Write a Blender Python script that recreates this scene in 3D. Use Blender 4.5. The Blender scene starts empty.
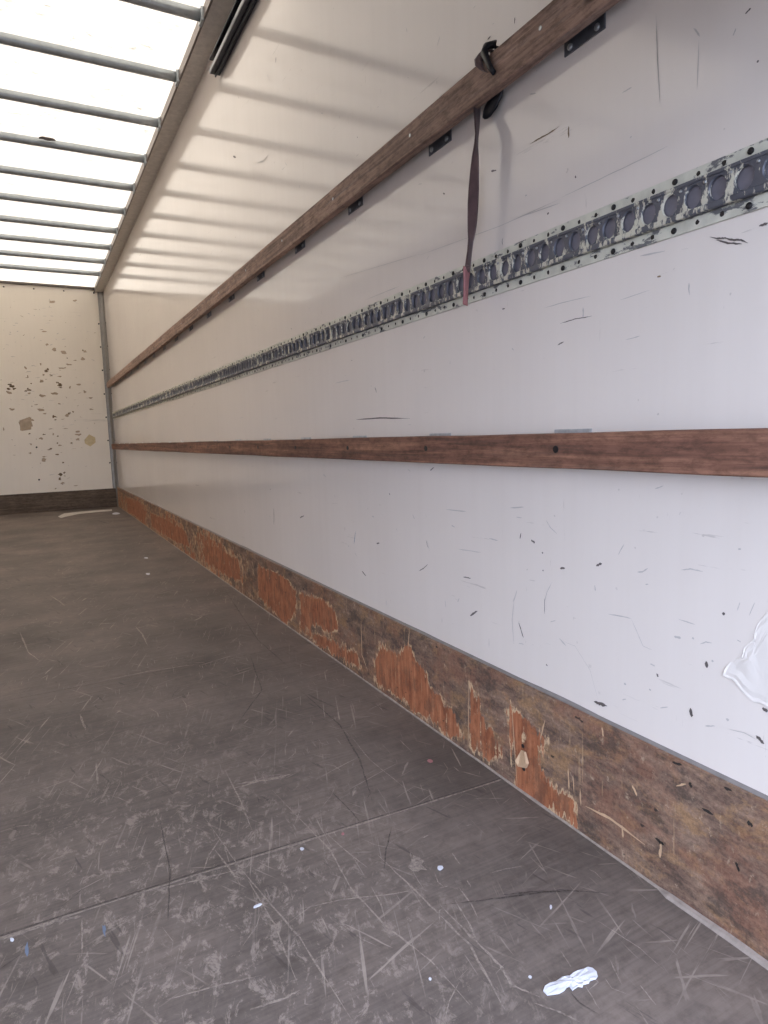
import bpy, bmesh, math, random
from mathutils import Vector, Matrix, noise
random.seed(7)
S = bpy.context.scene
COL = S.collection

# ---------------------------------------------------------------- camera
CAM_Z = 0.70
FPX = 650.0
AX_F = Vector((0.46745491, 0.87618018, -0.11744867))
AX_R = Vector((0.88018238, -0.4736624, -0.03037951))
AX_U = Vector((0.08224894, 0.0891752, 0.99261417))
cam_d = bpy.data.cameras.new('camera')
cam = bpy.data.objects.new('camera', cam_d)
COL.objects.link(cam)
m = Matrix((AX_R, AX_U, -AX_F)).transposed().to_4x4()
m.translation = Vector((0, 0, CAM_Z))
cam.matrix_world = m
cam_d.sensor_fit = 'HORIZONTAL'
cam_d.sensor_width = 36.0
cam_d.lens = 36.0 * FPX / 768.0
cam_d.clip_start = 0.02
S.camera = cam

# ---------------------------------------------------------------- light
w = bpy.data.worlds.new('sky'); S.world = w
w.use_nodes = True
bg = w.node_tree.nodes['Background']
bg.inputs['Color'].default_value = (0.69, 0.785, 1.0, 1)
bg.inputs['Strength'].default_value = 5.75
sun_d = bpy.data.lights.new('sun', 'SUN')
sun_d.energy = 3.2
sun_d.color = (1.0, 0.87, 0.72)
sun_d.angle = math.radians(1.6)
sun = bpy.data.objects.new('sun', sun_d); COL.objects.link(sun)
sun.rotation_euler = Vector((0.3, -0.55, -1)).to_track_quat('-Z', 'Y').to_euler()
sun.location = (-6, 12, 6)

S.view_settings.view_transform = 'Standard'
S.view_settings.look = 'None'
S.view_settings.gamma = 1.0
S.view_settings.use_curve_mapping = False
S.view_settings.exposure = 0.0

# ---------------------------------------------------------------- dimensions
WX, LX = 0.80, -1.64          # right and left wall planes
Y0, YB = 0.12, 7.77           # rear opening, front wall
ZC = 2.358                     # roof skin
RX, RZ = 0.716, 2.312           # cant rail inner face, underside
KX, KZ = 0.787, 0.218         # kick board front face, top

def U(px, py, ax, val):
    """point on the plane axis=val seen at a pixel of the photograph"""
    d = AX_R * ((px - 384) / FPX) - AX_U * ((py - 512) / FPX) + AX_F
    o = Vector((0, 0, CAM_Z))
    return o + d * ((val - o[ax]) / d[ax])

# ---------------------------------------------------------------- materials
def lin(c):
    return tuple(((v / 255) / 12.92 if v / 255 <= 0.04045 else ((v / 255 + 0.055) / 1.055) ** 2.4) for v in c) + (1,)

class NT:
    def __init__(s, name):
        s.m = bpy.data.materials.new(name); s.m.use_nodes = True
        s.t = s.m.node_tree; s.b = s.t.nodes['Principled BSDF']; s.out = s.t.nodes['Material Output']
    def n(s, typ, **kw):
        x = s.t.nodes.new(typ)
        for k, v in kw.items():
            if k.startswith('i_'):
                x.inputs[k[2:].replace('_', ' ')].default_value = v
            else: setattr(x, k, v)
        return x
    def l(s, a, b): s.t.links.new(a, b)
    def pos(s, scale=(1, 1, 1), rot=(0, 0, 0)):
        g = s.n('ShaderNodeNewGeometry')
        mp = s.n('ShaderNodeMapping')
        mp.inputs['Scale'].default_value = scale; mp.inputs['Rotation'].default_value = rot
        if rot != (0, 0, 0):
            r = s.n('ShaderNodeMapping'); r.inputs['Rotation'].default_value = rot
            s.l(g.outputs['Position'], r.inputs['Vector'])
            mp.inputs['Rotation'].default_value = (0, 0, 0)
            s.l(r.outputs['Vector'], mp.inputs['Vector'])
        else: s.l(g.outputs['Position'], mp.inputs['Vector'])
        return mp.outputs['Vector']
    def noise(s, vec, scale, detail=4, rough=0.6, dist=0.0):
        x = s.n('ShaderNodeTexNoise')
        x.inputs['Scale'].default_value = scale; x.inputs['Detail'].default_value = detail
        x.inputs['Roughness'].default_value = rough; x.inputs['Distortion'].default_value = dist
        s.l(vec, x.inputs['Vector']); return x.outputs['Fac']
    def ramp(s, fac, *stops, interp='LINEAR'):
        x = s.n('ShaderNodeValToRGB'); x.color_ramp.interpolation = interp
        e = x.color_ramp.elements
        while len(e) < len(stops): e.new(0.5)
        for el, (p, c) in zip(e, stops):
            el.position = p; el.color = c if len(c) == 4 else tuple(c) + (1,)
        s.l(fac, x.inputs['Fac']); return x.outputs['Color']
    def mix(s, fac, a, b, mode='MIX'):
        x = s.n('ShaderNodeMix', data_type='RGBA', blend_type=mode)
        for sock, v in ((x.inputs[0], fac), (x.inputs[6], a), (x.inputs[7], b)):
            if hasattr(v, 'links'): s.l(v, sock)
            else: sock.default_value = v
        return x.outputs[2]
    def math(s, op, a, b=None, c=None, clamp=False):
        x = s.n('ShaderNodeMath', operation=op); x.use_clamp = clamp
        for i, v in enumerate((a, b, c)):
            if v is None: continue
            if hasattr(v, 'links'): s.l(v, x.inputs[i])
            else: x.inputs[i].default_value = v
        return x.outputs[0]
    def bump(s, h, strength=0.3, dist=0.002):
        x = s.n('ShaderNodeBump'); x.inputs['Strength'].default_value = strength; x.inputs['Distance'].default_value = dist
        s.l(h, x.inputs['Height']); s.l(x.outputs['Normal'], s.b.inputs['Normal'])
    def base(s, c):
        if hasattr(c, 'links'): s.l(c, s.b.inputs['Base Color'])
        else: s.b.inputs['Base Color'].default_value = c

K0, K1 = (0, 0, 0, 1), (1, 1, 1, 1)
def flat(name, rgb, rough=0.6, metal=0.0, var=0.12, scale=40):
    t = NT(name)
    f = t.noise(t.pos(), scale, 4)
    c = lin(rgb)
    t.base(t.ramp(f, (0.3, tuple(v * (1 - var) for v in c[:3])), (0.7, tuple(min(1, v * (1 + var)) for v in c[:3]))))
    t.b.inputs['Roughness'].default_value = rough; t.b.inputs['Metallic'].default_value = metal
    return t.m

def m_wall(name, tint=(229, 220, 213), rough=0.11):
    t = NT(name)
    c = lin(tint)
    big = t.noise(t.pos((1, 1, 1)), 1.4, 3)
    streak = t.noise(t.pos((30, 30, 1.3)), 1.0, 3)
    fine = t.noise(t.pos(), 70, 3)
    a = t.ramp(big, (0.3, tuple(v * 0.93 for v in c[:3])), (0.7, c))
    b = t.ramp(streak, (0.3, (0.975, 0.972, 0.968)), (0.62, (1, 1, 1)))
    d = t.mix(0.7, a, b, 'MULTIPLY')
    # faint scuffs: short lines in two directions
    s1 = t.ramp(t.noise(t.pos((1, 5, 70)), 1.0, 5, 0.7), (0.665, K0), (0.69, K1))
    s2 = t.ramp(t.noise(t.pos((1, 90, 9)), 1.0, 5, 0.7), (0.69, K0), (0.715, K1))
    sp = t.ramp(t.noise(t.pos(), 55, 2, 0.5), (0.735, K0), (0.76, K1))
    gate = t.ramp(t.noise(t.pos(), 4.0, 2), (0.42, K0), (0.62, K1))
    sm = t.math('MULTIPLY', t.math('ADD', t.math('ADD', s1, s2), sp, clamp=True), gate)
    d = t.mix(t.math('MULTIPLY', sm, 0.33), d, lin((120, 110, 105)))
    t.base(d)
    r = t.ramp(fine, (0.3, (rough - .03,) * 3), (0.7, (rough + .05,) * 3))
    t.l(r, t.b.inputs['Roughness'])
    t.b.inputs['Specular IOR Level'].default_value = 0.62
    t.bump(t.noise(t.pos(), 5, 2), 0.05, 0.004)
    return t.m

def m_wood(name, dark, mid, light, along='y', knots=True, rough=0.7, grey=None):
    t = NT(name)
    sc = {'y': (60, 2.2, 60), 'x': (2.2, 60, 60)}[along]
    g = t.noise(t.pos(sc), 1.0, 6, 0.65, 0.6)
    g2 = t.noise(t.pos((220, 5, 220) if along == 'y' else (5, 220, 220)), 1.0, 3)
    blot = t.noise(t.pos(), 9, 4)
    c = t.ramp(g, (0.3, lin(dark)), (0.5, lin(mid)), (0.7, lin(light)))
    c = t.mix(0.5, c, t.ramp(g2, (0.35, (0.55, 0.52, 0.5)), (0.6, (1, 1, 1))), 'MULTIPLY')
    c = t.mix(0.6, c, t.ramp(blot, (0.35, (0.62, 0.6, 0.58)), (0.6, (1, 1, 1))), 'MULTIPLY')
    if grey:
        gg = t.ramp(t.noise(t.pos((30, 3, 50)), 1.0, 5, 0.7), (0.55, K0), (0.68, K1))
        c = t.mix(t.math('MULTIPLY', gg, 0.6), c, lin(grey))
    if knots:
        v = t.n('ShaderNodeTexVoronoi'); v.inputs['Scale'].default_value = 1.0
        t.l(t.pos((12, 4.2, 12) if along == 'y' else (4.2, 12, 12)), v.inputs['Vector'])
        k = t.ramp(v.outputs['Distance'], (0.05, K1), (0.10, K0))
        c = t.mix(t.math('MULTIPLY', k, 0.75), c, lin((45, 30, 22)))
    rg = t.noise(t.pos((1, .35, 1) if along == 'y' else (.35, 1, 1)), 75, 6, .75)
    c = t.mix(0.75, c, t.ramp(rg, (0.38, (0.62, 0.6, 0.58)), (0.55, (1.25, 1.25, 1.25))), 'MULTIPLY')
    t.base(c); t.b.inputs['Roughness'].default_value = rough
    t.bump(t.math('ADD', g, rg), 0.6, 0.002)
    return t.m

def m_kick(name):
    """worn plywood: grey-brown face ply, orange inner ply showing where the face has torn off"""
    t = NT(name)
    at = t.n('ShaderNodeAttribute', attribute_name='torn')
    far = t.n('ShaderNodeAttribute', attribute_name='far')
    pos = t.pos()
    n1 = t.noise(pos, 16, 5, 0.65)
    vert = t.noise(t.pos((90, 90, 7)), 1.0, 4, 0.65)
    horiz = t.noise(t.pos((45, 15, 52)), 1.0, 7, 0.75)
    # face veneer
    face = t.ramp(horiz, (0.34, lin((84, 68, 60))), (0.5, lin((126, 101, 86))), (0.66, lin((158, 131, 112))))
    yel = t.ramp(t.noise(t.pos((1, .7, 1.3)), 17, 7, 0.8, 0.4), (0.50, K0), (0.60, K1))
    face = t.mix(t.math('MULTIPLY', yel, 0.5), face, lin((176, 136, 92)))
    red_ = t.ramp(t.noise(t.pos((1, .8, 1.2)), 8, 6, 0.75), (0.47, K0), (0.60, K1))
    face = t.mix(t.math('MULTIPLY', red_, 0.5), face, lin((144, 98, 76)))
    cr = t.ramp(t.noise(t.pos((1, 1, .55)), 70, 5, .75), (0.60, K0), (0.66, K1))
    face = t.mix(t.math('MULTIPLY', cr, 0.6), face, lin((190, 166, 142)))
    drk = t.ramp(t.noise(t.pos((14, 9, 16)), 1.3, 6, 0.75), (0.53, K0), (0.63, K1))
    face = t.mix(t.math('MULTIPLY', drk, 0.7), face, lin((76, 65, 58)))
    gr = t.noise(pos, 150, 5, .8)
    face = t.mix(0.6, face, t.ramp(gr, (0.38, (0.42, 0.40, 0.38)), (0.56, (1, 1, 1))), 'MULTIPLY')
    # inner ply
    red = t.ramp(vert, (0.3, lin((134, 80, 56))), (0.5, lin((168, 104, 70))), (0.75, lin((196, 136, 100))))
    redb = t.ramp(t.noise(t.pos((1, 1, .6)), 30, 6, 0.8), (0.36, (0.5, 0.44, 0.42)), (0.56, (1, 1, 1)))
    red = t.mix(0.85, red, redb, 'MULTIPLY')
    gg = t.ramp(t.noise(t.pos((1, 1, .7)), 24, 7, 0.8), (0.50, K0), (0.58, K1))
    red = t.mix(t.math('MULTIPLY', gg, 0.55), red, lin((108, 78, 60)))
    # ragged threshold
    rag = t.math('MULTIPLY', t.math('SUBTRACT', vert, 0.5), 1.0)
    rag2 = t.math('MULTIPLY', t.math('SUBTRACT', n1, 0.5), 1.1)
    f = t.math('ADD', t.math('ADD', at.outputs['Fac'], rag), rag2)
    mk = t.ramp(f, (0.48, K0), (0.505, K1))
    edge = t.ramp(f, (0.37, K0), (0.43, K1), (0.50, K1), (0.53, K0))
    edge = t.math('MULTIPLY', edge, t.ramp(t.noise(pos, 34, 4, .7), (0.45, K0), (0.55, K1)))
    c = t.mix(mk, face, red)
    c = t.mix(t.math('MULTIPLY', edge, 0.9), c, lin((206, 176, 140)))
    # thin pale vertical splits
    sp = t.ramp(t.noise(t.pos((170, 170, 5)), 1.0, 3, 0.6), (0.62, K0), (0.67, K1))
    c = t.mix(t.math('MULTIPLY', t.math('MULTIPLY', sp, t.ramp(n1, (0.5, K0), (0.6, K1))), 0.6), c, lin((190, 158, 122)))
    pit = t.ramp(t.noise(t.pos((1, 30, 60)), 1.0, 2, 0.5), (0.735, K0), (0.76, K1))
    c = t.mix(t.math('MULTIPLY', pit, 0.85), c, lin((28, 24, 22)))
    t.base(c); t.b.inputs['Roughness'].default_value = 0.75
    h = t.math('SUBTRACT', t.math('MULTIPLY', horiz, 0.5), mk)
    t.bump(h, 0.5, 0.0015)
    return t.m

def m_floor(name, over=None, amt=0.5):
    t = NT(name)
    pos = t.pos()
    a = t.noise(pos, 3.2, 6, 0.62)
    b = t.noise(pos, 42, 6, 0.75)
    c = t.ramp(a, (0.3, lin((92, 83, 78))), (0.5, lin((112, 101, 95))), (0.7, lin((130, 117, 109))))
    c = t.mix(0.8, c, t.ramp(b, (0.32, (0.62, 0.61, 0.6)), (0.55, (1, 1, 1))), 'MULTIPLY')
    grain = t.noise(t.pos((4, 160, 1)), 1.0, 3)
    c = t.mix(0.6, c, t.ramp(grain, (0.35, (0.72, 0.71, 0.7)), (0.6, (1, 1, 1))), 'MULTIPLY')
    scr = None
    for i, (rz, sx, sy, th) in enumerate(((0.35, 130, 4, .66), (-0.5, 110, 5, .67), (1.25, 120, 4, .68), (0.1, 200, 9, .68), (-1.1, 90, 6, .70), (0.7, 60, 8, .70))):
        nz = t.noise(t.pos((sx, sy, 1), (0, 0, rz)), 1.0, 3, 0.55, 0.15)
        q = t.ramp(nz, (th - .015, K0), (th + .02, K1))
        scr = q if scr is None else t.math('ADD', scr, q, clamp=True)
    gate = t.ramp(t.noise(pos, 4.3, 5, 0.7), (0.40, (0.08,) * 3), (0.60, K1))
    scr = t.math('MULTIPLY', scr, gate)
    c = t.mix(t.math('MULTIPLY', scr, 0.5), c, lin((182, 168, 156)))
    chips = t.ramp(t.noise(t.pos((1.3, .8, 1), (0, 0, .3)), 30, 7, 0.82, .5), (0.53, K0), (0.60, K1))
    near = t.n('ShaderNodeAttribute', attribute_name='worn')
    c = t.mix(t.math('MULTIPLY', t.math('MULTIPLY', chips, near.outputs['Fac']), 0.6), c, lin((164, 150, 140)))
    dk = t.ramp(t.noise(t.pos((60, 7, 1), (0, 0, -0.25)), 1.0, 4, 0.6), (0.64, K0), (0.69, K1))
    c = t.mix(t.math('MULTIPLY', dk, 0.5), c, lin((58, 52, 50)))
    if over:
        rg = t.ramp(t.noise(pos, 120, 4, .8), (0.38, (0.15,) * 3), (0.58, K1))
        c = t.mix(t.math('MULTIPLY', rg, amt), c, lin(over))
    t.base(c)
    r = t.ramp(b, (0.3, (0.52,) * 3), (0.7, (0.72,) * 3)); t.l(r, t.b.inputs['Roughness'])
    t.b.inputs['Specular IOR Level'].default_value = 0.35
    t.bump(b, 0.35, 0.0015)
    return t.m

def m_roof(name):
    """thin milky fibreglass: most light is scattered, some goes straight through"""
    t = NT(name)
    nt = t.t; nt.nodes.remove(t.b)
    sp = t.ramp(t.noise(t.pos((16, 26, 1)), 1.0, 6, 0.8), (0.54, K0), (0.64, K1))
    sp2 = t.ramp(t.noise(t.pos((5, 9, 1)), 1.0, 2), (0.42, K0), (0.55, K1))
    d = t.math('MULTIPLY', t.math('MULTIPLY', sp, sp2), 0.75)
    col = t.mix(d, (0.45, 0.372, 0.266, 1), (0.15, 0.125, 0.09, 1))
    tl = t.n('ShaderNodeBsdfTranslucent'); t.l(col, tl.inputs['Color'])
    df = t.n('ShaderNodeBsdfDiffuse'); df.inputs['Color'].default_value = (0.8, 0.78, 0.75, 1)
    m1 = t.n('ShaderNodeMixShader'); m1.inputs[0].default_value = 0.30
    t.l(tl.outputs[0], m1.inputs[1]); t.l(df.outputs[0], m1.inputs[2])
    t.l(m1.outputs[0], t.out.inputs['Surface'])
    return t.m

def m_track(name, base, chip, th=0.5, scale=(60, 14, 30), rough=0.45, metal=0.4):
    t = NT(name)
    n1 = t.noise(t.pos(scale), 1.0, 6, 0.7)
    n2 = t.noise(t.pos(), 35, 4)
    mk = t.ramp(n1, (th, K0), (th + 0.04, K1))
    b = t.mix(0.7, lin(base), t.ramp(n2, (0.3, (0.7, 0.7, 0.7)), (0.6, (1, 1, 1))), 'MULTIPLY')
    c = t.mix(mk, b, lin(chip))
    t.base(c); t.b.inputs['Roughness'].default_value = rough
    t.l(t.math('MULTIPLY', t.math('SUBTRACT', 1.0, mk), metal), t.b.inputs['Metallic'])
    t.bump(mk, 0.4, 0.0006)
    return t.m

M = dict(
    wall=m_wall('white_fibreglass_wall'),
    front=m_wall('white_fibreglass_front', (228, 219, 206), 0.4),
    torn=m_wall('torn_wall_skin', (229, 222, 216), 0.45),
    slat=m_wood('slat_wood', (110, 88, 78), (152, 124, 109), (182, 150, 131), grey=(146, 130, 122)),
    slat2=m_wood('slat_wood_red', (80, 55, 46), (124, 86, 70), (156, 114, 92), grey=(90, 70, 60)),
    kick=m_kick('kick_plywood'),
    kickd=m_wood('kick_front_plywood', (66, 54, 46), (92, 78, 66), (112, 96, 82), along='x', knots=False),
    floor=m_floor('floor_plywood'),
    roof=m_roof('translucent_roof'),
    rail=flat('cant_rail_metal', (136, 125, 120), 0.42, 0.35, 0.06, 6),
    bow=flat('bow_steel', (166, 172, 176), 0.33, 0.5, 0.12, 25),
    under=flat('cream_underside', (205, 198, 188), 0.5),
    post=flat('corner_post_metal', (132, 128, 124), 0.4, 0.5, 0.1),
    bracket=flat('bracket_zinc', (112, 114, 120), 0.42, 0.7, 0.2, 60),
    brightbracket=flat('bracket_bright_zinc', (176, 176, 178), 0.5, 0.3, 0.2, 60), palestrip=flat('pale_strip', (196, 188, 180), 0.7, 0, 0.1),
    screw=flat('screw_zinc', (170, 172, 176), 0.35, 0.8, 0.1),
    blackscrew=flat('screw_black', (38, 36, 38), 0.5, 0.4, 0.1),
    rivet=flat('rivet_dull', (96, 90, 86), 0.5, 0.5, 0.1),
    channel=m_track('track_steel', (96, 98, 108), (200, 196, 180), 0.53, (40, 48, 18)),
    hole_shade=flat('track_hole_shade_grey', (120, 116, 124), 0.6, 0, 0.15, 30),  # grey that stands in for shade inside the track holes
    flange=m_track('track_flange_paint', (208, 206, 192), (104, 104, 106), 0.57, (60, 22, 60), 0.5, 0.0),
    darkmetal=flat('shutter_track_metal', (62, 66, 74), 0.35, 0.7, 0.15),
    paletrack=flat('shutter_track_edge', (150, 152, 156), 0.35, 0.8, 0.1),
    webbing=None, black=flat('black_coated_steel', (24, 25, 32), 0.45, 0.2, 0.2),
    white=flat('white_scrap', (206, 206, 214), 0.7, 0, 0.06),
    scuff=flat('scuff_dark', (96, 88, 86), 0.6, 0, 0.3),
    scufff=flat('scuff_faint', (182, 176, 172), 0.5, 0, 0.1),
    scuffb=flat('scuff_brown', (120, 100, 74), 0.6, 0, 0.3),
    dirt=flat('brown_dirt', (168, 150, 130), 0.6, 0, 0.15),
    tan=flat('tan_stain', (196, 178, 142), 0.6, 0, 0.1),
    blue=flat('blue_mark', (104, 118, 140), 0.6, 0, 0.1),
    seal=flat('grey_sealant', (128, 122, 120), 0.6, 0.1, 0.15),
    sealdirty=flat('dirty_sealant', (150, 138, 130), 0.8, 0, 0.25, 60),
    scr=m_floor('floor_scratch_pale', (176, 162, 150), 0.6),
    scrd=m_floor('floor_gouge_dark', (48, 42, 40), 0.75), hole=flat('dark_hole', (40, 34, 30), 0.8, 0, 0.15),
    chip=flat('splinter_pale', (196, 164, 132), 0.7, 0, 0.15),
    asphalt=flat('asphalt', (118, 116, 114), 0.9, 0, 0.15, 8),
    door=flat('shutter_panel', (120, 118, 120), 0.5, 0, 0.05),
)
def m_web():
    t = NT('strap_webbing')
    wv = t.n('ShaderNodeTexWave'); wv.inputs['Scale'].default_value = 1.0; wv.inputs['Distortion'].default_value = 1
    t.l(t.pos((1, 1, 260)), wv.inputs['Vector'])
    c = t.ramp(t.noise(t.pos(), 25, 4), (0.3, lin((66, 46, 48))), (0.7, lin((100, 74, 72))))
    t.base(c); t.b.inputs['Roughness'].default_value = 0.8
    t.b.inputs['Sheen Weight'].default_value = 0.2
    return t.m
M['webbing'] = m_web()
M['webbingpink'] = flat('strap_webbing_faded', (164, 112, 112), 0.8, 0, 0.15, 50)

# ---------------------------------------------------------------- mesh helpers
def box(bm, x0, x1, y0, y1, z0, z1, mat=0, bev=0.0):
    n0 = len(bm.faces)
    vs = [bm.verts.new((x, y, z)) for z in (z0, z1) for y in (y0, y1) for x in (x0, x1)]
    fs = [bm.faces.new([vs[i] for i in q]) for q in ((0, 2, 3, 1), (4, 5, 7, 6), (0, 1, 5, 4), (2, 6, 7, 3), (0, 4, 6, 2), (1, 3, 7, 5))]
    for f in fs: f.material_index = mat
    if bev > 0:
        es = {e for f in fs for e in f.edges}
        bmesh.ops.bevel(bm, geom=list(es), offset=bev, segments=2, affect='EDGES', profile=0.5)
    return fs

def cyl(bm, c, axis, r, h, seg=16, mat=0, r2=None, dome=0.0):
    """cylinder starting at c, going h along axis"""
    axis = Vector(axis).normalized(); q = axis.to_track_quat('Z', 'Y')
    r2 = r if r2 is None else r2
    rings = [(0, r), (h, r2)]
    if dome: rings += [(h + dome * 0.6, r2 * 0.75), (h + dome, r2 * 0.3)]
    R_ = []
    for z, rr in rings:
        R_.append([bm.verts.new(Vector(c) + q @ Vector((rr * math.cos(a), rr * math.sin(a), z))) for a in (2 * math.pi * i / seg for i in range(seg))])
    for A, B in zip(R_, R_[1:]):
        for i in range(seg):
            f = bm.faces.new((A[i], A[(i + 1) % seg], B[(i + 1) % seg], B[i])); f.material_index = mat; f.smooth = True
    bm.faces.new(R_[0][::-1]).material_index = mat
    bm.faces.new(R_[-1]).material_index = mat

def sweep(bm, pts, sect, mat=0, cap=True):
    """pts: list of (centre, a, b, ra, rb): elliptical rings spanned by a and b"""
    R_ = []
    for c, a, b, ra, rb in pts:
        R_.append([bm.verts.new(Vector(c) + Vector(a) * ra * math.cos(t) + Vector(b) * rb * math.sin(t)) for t in (2 * math.pi * i / sect for i in range(sect))])
    for A, B in zip(R_, R_[1:]):
        for i in range(sect):
            f = bm.faces.new((A[i], A[(i + 1) % sect], B[(i + 1) % sect], B[i])); f.smooth = True; f.material_index = mat
    if cap:
        bm.faces.new(R_[0][::-1]); bm.faces.new(R_[-1])

def obj(name, bm, mats, parent=None, kind=None, label=None, cat=None, group=None, recalc=True):
    if recalc: bmesh.ops.recalc_face_normals(bm, faces=bm.faces[:])
    me = bpy.data.meshes.new(name); bm.to_mesh(me); bm.free()
    for x in (mats if isinstance(mats, (list, tuple)) else [mats]): me.materials.append(x)
    o = bpy.data.objects.new(name, me); COL.objects.link(o)
    if parent is not None: o.parent = parent
    tag(o, label, cat, group, kind); return o

def tag(o, label=None, cat=None, group=None, kind=None):
    for k, v in (('label', label), ('category', cat), ('group', group), ('kind', kind)):
        if v: o[k] = v
    return o

def empty(name, loc, label, cat, group=None):
    o = bpy.data.objects.new(name, None); COL.objects.link(o); o.location = loc
    o.empty_display_size = 0.1
    return tag(o, label, cat, group)

def centre(o, p):
    """put a mesh object's origin at p, mesh stays where it is"""
    p = Vector(p); o.data.transform(Matrix.Translation(-p)); o.location = p; return o

# ribbon / blob marks laid into a surface's own mesh --------------------------------
def ribbon(bm, pts, width, nrm, mat, taper=True, jit=0.25, sub=4):
    P = [Vector(p) for p in pts]; nrm = Vector(nrm)
    Q = []
    for a, b in zip(P, P[1:]):
        for k in range(sub): Q.append(a.lerp(b, k / sub))
    Q.append(P[-1])
    L, R_ = [], []
    n = len(Q)
    for i, p in enumerate(Q):
        d = (Q[min(i + 1, n - 1)] - Q[max(i - 1, 0)])
        s = d.cross(nrm).normalized()
        t = i / (n - 1)
        ww = width * 0.5 * (min(1, 4 * t + .15, 4 * (1 - t) + .15) if taper else 1)
        L.append(bm.verts.new(p + s * ww * random.uniform(1 - jit, 1 + jit)))
        R_.append(bm.verts.new(p - s * ww * random.uniform(1 - jit, 1 + jit)))
    for i in range(n - 1):
        f = bm.faces.new((L[i], L[i + 1], R_[i + 1], R_[i])); f.material_index = mat
        f.normal_update()
        if f.normal.dot(nrm) < 0: f.normal_flip()

def blob(bm, c, a, b, ra, rb, nrm, mat, n=9, jit=0.35):
    c, a, b, nrm = Vector(c), Vector(a), Vector(b), Vector(nrm)
    vs = []
    for i in range(n):
        t = 2 * math.pi * i / n; k = random.uniform(1 - jit, 1 + jit)
        vs.append(bm.verts.new(c + a * ra * k * math.cos(t) + b * rb * k * math.sin(t)))
    f = bm.faces.new(vs); f.material_index = mat; f.normal_update()
    if f.normal.dot(nrm) < 0: f.normal_flip()

def poly(bm, pts, nrm, mat):
    f = bm.faces.new([bm.verts.new(p) for p in pts]); f.material_index = mat; f.normal_update()
    if f.normal.dot(Vector(nrm)) < 0: f.normal_flip()

# ================================================================ SETTING
# ground outside the truck
bm = bmesh.new(); box(bm, -40, 40, -40, 40, -1.25, -1.15)
obj('ground', bm, M['asphalt'], kind='structure')

# floor ------------------------------------------------------------
bm = bmesh.new()
nx, ny = 60, 190
lay = bm.verts.layers.float.new('worn')
V = []
for j in range(ny + 1):
    row = []
    for i in range(nx + 1):
        x = LX + (WX - LX) * i / nx; y = Y0 + (YB - Y0) * j / ny
        v = bm.verts.new((x, y, 0))
        d = math.hypot((x - 0.15) / 0.42, (y - 0.75) / 1.0)
        wv = max(0, 1.25 - d) + 0.35 * max(0, noise.noise(Vector((x * 2, y * 1.3, 0))))
        if x > 0.55: wv *= 0.4
        v[lay] = max(0.0, min(1.0, wv)); row.append(v)
    V.append(row)
for j in range(ny):
    for i in range(nx):
        bm.faces.new((V[j][i], V[j][i + 1], V[j + 1][i + 1], V[j + 1][i]))
ZF = 0.0006
def F(px, py): return U(px, py, 2, ZF)
up = (0, 0, 1)
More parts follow.
